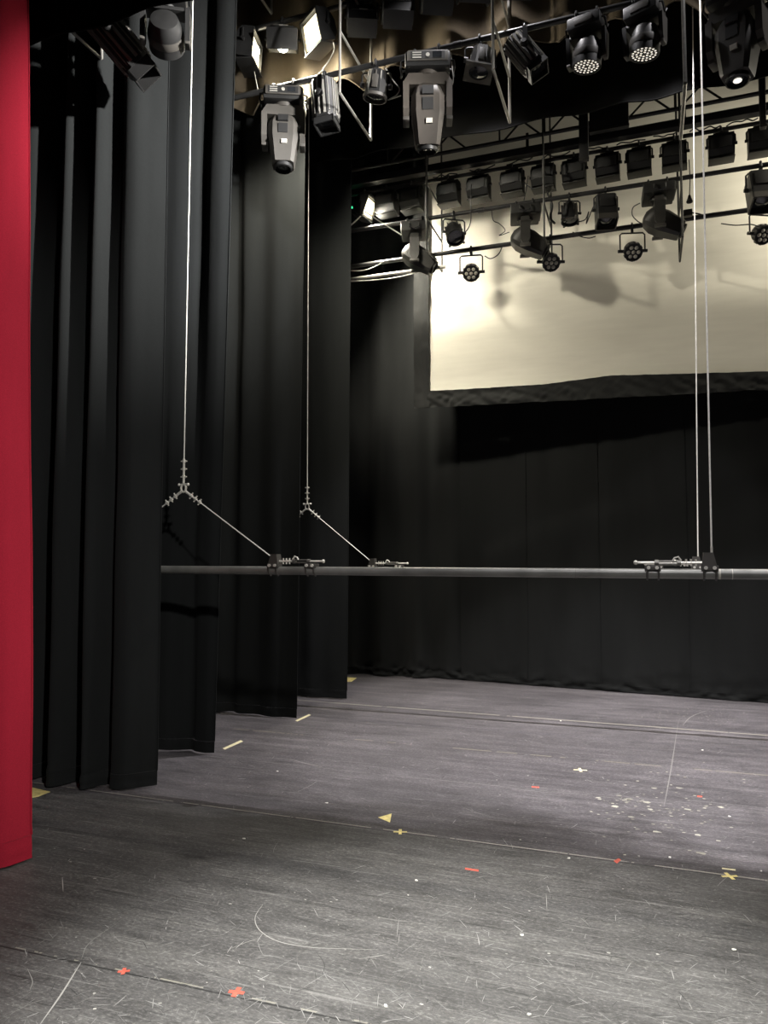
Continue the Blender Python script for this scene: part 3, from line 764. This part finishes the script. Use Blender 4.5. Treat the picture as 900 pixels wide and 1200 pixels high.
# upper front floods
G = 'floodlights on the upper front pipe'
put('flood_lit', lambda: make_flood(True, .27, .27), 'lit floodlight half hidden by the second leg curtain', on(290, Y0, Z0), -78, -4, group=G, s=1.1)
put('flood_lit', None, 'lit floodlight second along the upper front pipe, glowing below its housing', on(331, Y0, Z0), 24, -64, group=G, s=1.05)
put('flood_lit', None, 'lit floodlight with the brightest visible lamp, above the silver-ribbed spotlight', on(373, Y0, Z0), 146, -14, group=G, s=1.1)
for px, lab, tl in ((424, 'unlit black floodlight just right of the brightest lamp', -30), (466, 'unlit black floodlight above the tapered moving light, farther from the lamp', -28), (512, 'black floodlight with crinkled reflections along its lower edge', -42), (556, 'floodlight with a silver lower frame at the top edge', -50)):
    t = put('flood', lambda: make_flood(False, .27, .27, 'fix', 'screen_btn', True), lab, on(px, Y0, Z0), 24, tl, group=G, s=.97)
for px, lab in ((606, 'floodlight cut by the top edge, right of the ladder'),):
    put('flood', None, lab, on(px, Y0, Z0), 20, -30, group=G)
# top left corner
YC = 4.03
zc = at(150, 50, YC).z + .34
pl = pipe('lighting_pipe', 'short front pipe hidden behind the black corner border', 'pipe', (-5.2, YC, zc), (-2.2, YC, zc), .025)
pc = put('profile', None, 'black profile spotlight pointing down to the right under the corner border', on(131, YC, zc), 12, 14, -40, s=1.15)
kid(pc, 'lamp_house').scale = (.95, .95, 1.5)
put('wash', None, 'dark moving light mostly hidden behind the corner border', on(193, YC, zc), 30, 75, s=1.05)
# far box floods
G = 'box floodlights on the far pipe'
put('flood_far_lit', lambda: make_flood(True, .25, .25, 'shaded_black', 'shaded_shell'), 'lit far floodlight glaring beside the fourth leg curtain', on(428, Y2, Z2), -98, -22, group=G)
fl = [(453, 'unlit far floodlight right next to the glaring one'), (482, 'far floodlight at the black left edge of the screen'), (525, 'first far floodlight against the cream screen'), (560, 'far floodlight above the par lantern, second against the cream screen'), (599, 'far floodlight above the middle far moving light, third against the screen'), (635, 'far floodlight left of the black upright duct, above the ladder'),
      (671, 'far floodlight directly below the black upright duct'), (710, 'far floodlight below the rectangular board'), (747, 'far floodlight above the rightmost far moving light'), (788, 'far floodlight just left of the two lift wires'), (843, 'far floodlight just right of the two lift wires'), (890, 'far floodlight at the right edge of the view')]
for px, lab in fl:
    put('flood_far', lambda: make_flood(False, .25, .25, 'shaded_black', 'shaded_shell'), lab, on(px, Y2, Z2), -4 + (px - 640) * .012, 2, group=G)
# far movers and lanterns
G = 'lights in front of the screen'
put('mover_far', lambda: make_spot_mover('shaded_shell', .9, .62, 'shaded_black', .34), 'far moving light with pale lit arm beside the screen edge', on(486, Y3, Z3), 104, -58, group=G, s=.95)
put('par', make_par, 'round finned lantern just right of the left screen edge', on(531, Y3, Z3), 30, -35, group=G)
put('mover_far', None, 'middle far moving light with head slanting to the right', on(613, Y3, Z3), 100, -60, group=G, s=.95)
put('par', None, 'finned lantern pointing down left of the tall box lantern', on(665, Y3, Z3), 20, -8, group=G, s=.9)
put('box', make_box_lantern, 'tall black box lantern hanging between two far moving lights', on(707, Y3, Z3), 12, -14, group=G)
put('mover_far', None, 'rightmost far moving light with head slanting to the right', on(768, Y3, Z3), 94, -62, group=G, s=.95)
put('box', None, 'box lantern cut by the right edge of the view', on(888, Y3, Z3), 8, -20, group=G, s=1.15)
G = 'small LED cans on the lowest far pipe'
for px, lab, rz in ((552, 'small LED can at the brightest part of the screen', 10), (645, 'small LED can hanging below the middle far moving light', 18), (741, 'small LED can with seven pale lenses below the tall box lantern', 14), (893, 'small LED can at the right edge, below the box lantern', 26)):
    put('ledpar', make_led_par, lab, Vector((at(px, 280, YL).x, YL, Z3L)), rz, -50, group=G)
# green indicator at the left
a = at(409, 244, 8.32); b = at(424, 240, 8.32)
t = thing('indicator_light', 'small green light glowing beside the glaring far floodlight', 'indicator light', a)
MB().tube([Vector((0, 0, 0)), b - a], .012, 6).build('green_tube', 'green', t)
MB().ball((0, 0, 0), .02).build('end_cap', 'fix', t)

# ------------------------------------------------------------------ cables
def cable(label, pts, r=.006, mat='cable', name='power_cable'):
    P = catmull([p for p in pts], 8 * len(pts))
    o = MB().tube([p - P[0] for p in P], r, 6).build(name, mat, loc=P[0]); return tag(o, label, 'cable')
cable('pale cable looping down right of the small round-front lantern', [at(452, 80, 5.9), at(461, 95, 5.85), at(468, 104, 5.8), at(464, 112, 5.8), at(455, 117, 5.82), at(470, 112, 5.9)], .005, 'cable_pale')
cable('pale cable dropping beside the tapered moving light', [at(528, 62, 5.88), at(530, 80, 5.85), at(531, 95, 5.85), at(527, 104, 5.85)], .005, 'cable_pale')
cable('bright cable hanging from the lit floodlights to the front pipe', [at(298, 84, 6.05), at(300, 95, 5.95), at(302, 104, 5.9)], .006, 'cable_pale')
cable('thick bright cable looped behind the brightly lit grey moving light', [at(341, 106, 5.95), at(350, 112, 5.98), at(356, 122, 5.98), at(358, 132, 5.98), at(355, 138, 5.98), at(350, 132, 5.98)], .012, 'cable_pale')
cable('safety cable slanting from brightest lamp to the front pipe', [at(391, 50, 6.0), at(391, 60, 5.97), at(382, 76, 5.93), at(370, 88, 5.88), at(340, 96, 5.87)], .005, 'cable_pale')
cable('thin cable looping left of the middle far moving light', [at(576, 245, 8.3), at(578, 258, 8.3), at(585, 262, 8.3), at(592, 270, 8.3), at(585, 276, 8.3), at(597, 272, 8.3)], .005)
cable('hanging cable left of the middle far moving light, rising past the floodlights', [at(619, 206, 8.25), at(617, 220, 8.25), at(614, 235, 8.25)], .006)
cable('knotted cable beside the tall box lantern', [at(678, 260, 8.3), at(686, 257, 8.3), at(690, 248, 8.3), at(687, 262, 8.3), at(692, 250, 8.3), at(698, 236, 8.3)], .006)
cable('cable looping from the rightmost far moving light', [at(750, 238, 8.3), at(742, 243, 8.3), at(741, 252, 8.3), at(747, 259, 8.3), at(752, 262, 8.3)], .006)
cable('cable drooping under the pipe between the wires and box lantern', [at(845, 262, 8.4), at(862, 264, 8.4), at(880, 263, 8.4), at(890, 266, 8.4)], .006)
cable('cable sagging from the pipe below the middle far moving light', [at(568, 300, 8.5), at(575, 303, 8.5), at(584, 298, 8.5), at(589, 288, 8.52)], .006)
cable('cable slack between finned lantern and tall box lantern', [at(671, 272, 8.35), at(680, 277, 8.36), at(690, 279, 8.36), at(698, 277, 8.36)], .006)
cable('cable hanging past the first far floodlight down to the round finned lantern', [at(552, 216, 8.2), at(552, 240, 8.25), at(551, 262, 8.28), at(544, 273, 8.28), at(538, 272, 8.3)], .006)
cable('loose cable below the leftmost far pipes', [at(408, 317, 8.45), at(425, 317, 8.45), at(440, 312, 8.45), at(450, 306, 8.45)], .006, 'cable_pale')
cable('cable running along under the bare steel tube', [at(410, 330, 8.5), at(440, 328, 8.5), at(465, 325, 8.5), at(486, 320, 8.5)], .006, 'cable_pale')
for k, (x0, y0, x1, y1, lab) in enumerate(((428, 248, 470, 275, 'bright sling running right from the glaring far floodlight'), (427, 249, 404, 270, 'bright sling running left from the glaring far floodlight'))):
    cable(lab, [at(x0, y0, 8.2), at((x0 + x1) / 2, (y0 + y1) / 2 + .5, 8.2), at(x1, y1, 8.2)], .008, 'zinc', 'wire_sling')
cable('black cable bundle tied along the far ladder by the middle far moving light', [at(646, 205, 8.4), at(642, 226, 8.4), at(647, 240, 8.4), at(645, 255, 8.4), at(650, 262, 8.4)], .014)
cable('cable swag under the far box floodlights near the ladder', [at(608, 206, 8.25), at(622, 220, 8.25), at(638, 218, 8.25), at(648, 214, 8.25)], .006)
for k in range(9):                                                     # cables tied along the flood pipe
    px = 508 + k * 43; X = at(px, 190, Y2).x
    labs = ('against the first', 'after the second', 'after the third', 'before the duct', 'under the duct', 'under the board', 'after the board', 'by the lift wires', 'at the right edge')
    P = [Vector((X + .05 * j, Y2 - .03, Z2 + .03 + .022 * random.uniform(-1, 1))) for j in range(7)]
    cable('tangled cable on the far flood pipe, ' + labs[k], P, .007)
t = thing('cable_plug', 'black plug hanging on a cable left of the lift wires', 'plug', at(808, 232, 8.3))
MB().lathe([(.012, .03), (.02, .0), (.035, -.04), (.03, -.05)], 10).build('plug_body', 'fix', t)
MB().tube([(0, 0, .02), (.01, 0, .2), (.005, 0, .42)], .006, 6).build('plug_cable', 'cable', t)
t = thing('junction_box', 'small black box fixed on the lowest far pipe left of the lift wires', 'junction box', at(806, 250, 8.4))
MB().box((0, 0, 0), (.09, .06, .07), bev=.006).build('box_body', 'fix', t)
MB().tube([(.04, 0, .0), (.1, 0, -.02), (.14, 0, -.04)], .008, 6).build('cable_gland', 'cable', t)

# ------------------------------------------------------------------ marks on the floor
def tape(label, strips, mat, z=.0012, name='tape_mark', group=None):
    """strips: list of quads in floor pixels -> one flat mark"""
    c = flo(*strips[0][0]); c.z = 0
    mb = MB()
    for k, q in enumerate(strips):
        a = [flo(*p) - c for p in q]
        lo = [Vector((p.x, p.y, .0003)) for p in a]; hi = [Vector((p.x, p.y, z + .0006 * k)) for p in a]
        mb.loft([lo, hi])
    o = mb.build(name, mat, loc=c); return tag(o, label, 'tape mark', group)
def cross(label, x, y, L, w, mat, ang=0.0):
    c = flo(x, y); c.z = 0; mb = MB()
    for k, a in enumerate((ang, ang + PI / 2)):
        mb.box((0, 0, .0009 + .0006 * k), (L, w, .0012), rot=(0, 0, a))
    return tag(mb.build('tape_cross', mat, loc=c), label, 'tape mark')
tape('yellow tape triangle on the floor mid stage', [[(443, 958), (459, 953.5), (457, 964)]], 'yellow')
cross('yellow tape cross beside the tape triangle', 469, 975, .08, .018, 'yellow', .3)
cross('pale yellow tape cross farthest upstage', 680, 902.5, .10, .02, 'cream', .2)
cross('yellow tape cross on the floor joint at right', 855, 1027, .08, .018, 'yellow', .4)
tape('short yellow tape strip just behind the right yellow cross', [[(846, 1017), (862, 1019), (862, 1020.5), (846, 1018.5)]], 'cream')
cross('smaller red tape cross nearest the red curtain', 145, 1138.5, .045, .014, 'red_tape', .5)
cross('larger red tape cross at the front joint', 277, 1163, .06, .018, 'red_tape', .15)
tape('short red tape strip lying mid stage', [[(545, 1017), (561, 1019.5), (561, 1021.5), (545, 1019)]], 'red_tape')
tape('red tape tab on the floor joint between the two yellow crosses', [[(719, 1009), (725, 1006), (728, 1008), (723, 1012)]], 'red_tape')
tape('tiny red tape scrap far upstage of the yellow cross pair', [[(623, 921.5), (632, 922), (632, 923.5), (623, 923)]], 'red_tape')
tape('faint red fleck of tape right of the paint specks', [[(817, 932.5), (823, 933), (823, 934.5), (817, 934)]], 'red_tape')
tape('yellow tape corner under the widest leg curtain by the red curtain', [[(38, 923), (59, 928), (44, 934), (30, 936)]], 'yellow')
tape('yellow tape corner at the back curtain beside the fourth leg', [[(400, 793), (418, 794.5), (412, 799), (402, 799)]], 'yellow')
tape('cream tape strip in front of the second leg curtain', [[(261, 877), (282, 867.5), (285, 869), (263.5, 878.5)]], 'cream')
tape('cream tape strip at the foot of the third leg curtain', [[(346, 844.5), (362, 837), (364.5, 838), (348.5, 845.5)]], 'cream')
sc = [(488, 1032, 'white paper scrap below the tape cross pair'), (860, 1113, 'white paper scrap at lower right'), (620, 1189, 'white paper scrap at the bottom edge'), (892, 1021, 'white scrap right of the right yellow cross'), (855, 957, 'white scrap on the far right floor'),
      (657, 845, 'white scrap just past the far painted line'), (823, 879, 'white scrap upstage at right'), (452, 1179, 'pale scrap at the bottom centre edge'), (667, 1006, 'grey scrap lying left of the red tab'), (325, 904, 'white speck before the second leg curtain'), (383, 941, 'white speck left of the yellow triangle'), (785, 1005, 'cream scrap before the right yellow cross'), (612, 1096, 'tiny white speck on the bright floor'), (286, 983, 'short white scrape mark mid left')]
for x, y, lab in sc:
    c = flo(x, y); c.z = 0; a = random.random() * 3
    mb = MB(); n = 6; r = .0075 if y > 1000 else .010
    ring = [(r * (.6 + .6 * random.random()) * math.cos(2 * PI * k / n) * 1.3, r * (.6 + .6 * random.random()) * math.sin(2 * PI * k / n)) for k in range(n)]
    mb.loft([[(u, v, .0004) for u, v in ring], [(u * .95, v * .95, .002 + .002 * random.random()) for u, v in ring]])
    tag(mb.build('paper_scrap', 'white_scrap', loc=c, rot=(0, 0, a)), lab, 'scrap')

# uncountable scuffs and paint flecks
def scuffs():
    bm = bmesh.new(); lay = bm.loops.layers.float_color.new('tone')
    def ribbon(pts, w, tone, z=.0006):
        prev = None
        for i, p in enumerate(pts):
            q = pts[min(i + 1, len(pts) - 1)] - pts[max(i - 1, 0)]; n = Vector((-q.y, q.x, 0)).normalized()
            k = w * (.25 + .75 * math.sin(PI * (i + .5) / len(pts)))
            a = bm.verts.new((p.x + n.x * k, p.y + n.y * k, z)); b = bm.verts.new((p.x - n.x * k, p.y - n.y * k, z))
            if prev:
                f = bm.faces.new((prev[0], prev[1], b, a))
                for l in f.loops: l[lay] = (*tone, 1)
            prev = (a, b)
    rnd = random.Random(3)
    for k in range(3000):
        if rnd.random() < .6: p = flo(rnd.uniform(20, 900), 1200 - 380 * rnd.random() ** 1.3)
        else: p = Vector((rnd.uniform(-3.2, 2), rnd.uniform(2, 9), 0))
        L = rnd.uniform(.015, .08) * (2.2 if rnd.random() < .06 else 1); a = rnd.gauss(.1, .9); cv = rnd.gauss(0, 2.0)
        pts = []; q = p.copy()
        for j in range(7):
            pts.append(q.copy()); q += Vector((math.cos(a), math.sin(a), 0)) * L / 6; a += cv * L / 6
        g = .12 + .20 * rnd.random() ** 2.2 if rnd.random() < .8 else rnd.uniform(.03, .045)
        ribbon(pts, rnd.uniform(.0005, .0017) * (1 if p.y < 4.5 else 1.5), (g, g * .97, g * .95), .0005 + rnd.random() * .0003)
    def px(pl, w, g): g *= .8; ribbon(catmull([flo(*p) for p in pl], 40), w * .75, (g, g * .97, g * .92), .0009)
    px([(308, 1060), (299, 1075), (304, 1090), (325, 1103), (360, 1110), (400, 1112), (440, 1113)], .003, .36)
    px([(46, 1202), (72, 1165), (95, 1128)], .0045, .42); px([(95, 1125), (105, 1105), (140, 1080)], .002, .25)
    px([(32, 1135), (38, 1150), (35, 1160)], .002, .3); px([(0, 1195), (40, 1175), (70, 1168)], .002, .22)
    px([(370, 1115), (380, 1130), (377, 1145)], .002, .04); px([(73, 1028), (74, 1045)], .003, .5)
    px([(90, 1025), (115, 1028), (138, 1032)], .002, .35); px([(270, 1112), (290, 1104), (305, 1100)], .0022, .3)
    px([(420, 1124), (440, 1121), (452, 1119)], .003, .3); px([(810, 1014), (700, 1008)], .002, .2)
    px([(540, 945), (560, 953), (580, 958)], .003, .3); px([(548, 954), (575, 961), (595, 962)], .002, .3)
    px([(795, 845), (789, 885), (783, 920), (778, 945)], .005, .24); px([(800, 850), (810, 840), (830, 832)], .005, .3)
    px([(500, 1090), (545, 1097), (610, 1110)], .0016, .3); px([(610, 1040), (630, 1050), (670, 1058)], .002, .24); px([(640, 1048), (641, 1066)], .002, .32)
    px([(340, 890), (360, 895), (378, 899)], .004, .4); px([(345, 930), (365, 920), (372, 915)], .003, .3)
    for k in range(340):
        if k < 110: x, y = rnd.gauss(785, 36), rnd.gauss(948, 22)
        elif k < 140: x, y = rnd.gauss(735, 12), rnd.gauss(938, 2)
        elif k < 250: x, y = rnd.gauss(812, 30), rnd.gauss(838, 5)
        else: x, y = rnd.uniform(60, 900), 1190 - 360 * rnd.random()
        if y < 830: continue
        c = flo(x, y); r = rnd.uniform(.002, .006) * (1.5 if k < 140 else 1) * (2.2 if k < 140 and rnd.random() < .2 else 1); g = rnd.uniform(.22, .42)
        n = 5; vs = [bm.verts.new((c.x + r * (.5 + rnd.random()) * math.cos(2 * PI * j / n) * 1.4, c.y + r * (.5 + rnd.random()) * math.sin(2 * PI * j / n), .001)) for j in range(n)]
        f = bm.faces.new(vs)
        for l in f.loops: l[lay] = (g, g * .97, g * (.80 if k < 200 else .9), 1)
    me = bpy.data.meshes.new('floor_scuffs'); bm.to_mesh(me); bm.free(); me.materials.append(M['scratch'])
    o = bpy.data.objects.new('floor_scuffs', me); COL.objects.link(o)
    tag(o, 'pale scuffs, scratches and paint flecks scattered over the black stage floor', 'scuff marks', kind='stuff')
scuffs()

# ------------------------------------------------------------------ light
def spot(name, loc, to, power, col, ang=120, blend=.6, rad=.06):
    l = bpy.data.lights.new(name, 'SPOT'); l.energy = power; l.color = col; l.spot_size = R(ang); l.spot_blend = blend; l.shadow_soft_size = rad
    o = bpy.data.objects.new(name, l); COL.objects.link(o); o.location = loc
    o.rotation_euler = (Vector(to) - Vector(loc)).to_track_quat('-Z', 'Y').to_euler(); return o
def point(name, loc, power, col, rad=.08):
    l = bpy.data.lights.new(name, 'POINT'); l.energy = power; l.color = col; l.shadow_soft_size = rad
    o = bpy.data.objects.new(name, l); COL.objects.link(o); o.location = loc; return o
WARM = (1, .93, .77); NEU = (1, .97, .93); COOL = (.97, .97, 1.0)
# lit floods, plus one added fill lamp
p = at(439, 251, 8.30); spot('far_flood_and_fill', p, (-1.2, 9.0, 4.2), 850, WARM, 150, .6, .06)
spot('far_flood_and_fill', (2.9, 8.25, 6.0), (.3, 9.0, 4.0), 380, WARM, 150, .6, .15)           # unseen fill added for the screen, past the right edge
for px, py, pw, to in ((362, 72, 260, (-3.3, 7.0, 2.5)), (331, 82, 220, (-3.2, 7.2, 3.0)), (316, 70, 330, (.6, 9.0, 3.4))):
    p = at(px, py, 5.96); spot('flood_beam_front', p, to, pw, WARM, 120, .7, .10)
# work lights in the grid, between the borders
PURP = (1, .97, .99)
for x, y, z, pw, an, to in ((-1.2, 5.6, 7.3, 200, 100, 6.0), (1.2, 5.6, 7.3, 200, 100, 6.0), (-1.4, 6.85, 7.5, 1600, 52, 6.85), (.2, 6.85, 7.5, 1600, 52, 6.85), (1.7, 6.85, 7.5, 1500, 52, 6.85), (.2, 3.93, 6.5, 460, 42, 6.2), (.6, -1.8, 7.4, 1100, 27, 6.6)):
    spot('work_light', (x, y, z), (x if y > 0 else -.6, to, 0), pw, PURP, an, .45, .03)
# flood on the corner pipe raking the wing curtains, then an added fill
spot('wing_light', (1.6, 3.9, 5.3), (-4.0, 4.75, 5.0), 5200, NEU, 54, 1, .08)
spot('wing_light', (.3, 4.65, 5.7), (-3.5, 5.38, 4.7), 1500, (.97, .98, 1), 34, 1, .08)  # unseen fill lamp added to brighten the second leg curtain
# front light on the apron, and house light from the auditorium
spot('apron_light', (-.55, 1.4, 7.2), (-.62, 2.35, 0), 7600, (1, 1, .95), 32, 1, .15)
spot('house_light', (3.2, -1.6, 5.6), (-3.1, 3.0, 2.2), 1700, NEU, 36, .9, .15)
w = bpy.data.worlds.new('world'); S.world = w; w.use_nodes = True
w.node_tree.nodes['Background'].inputs[0].default_value = (.9, .95, 1, 1); w.node_tree.nodes['Background'].inputs[1].default_value = .012
S.view_settings.view_transform = 'Standard'; S.view_settings.look = 'None'; S.view_settings.exposure = 0
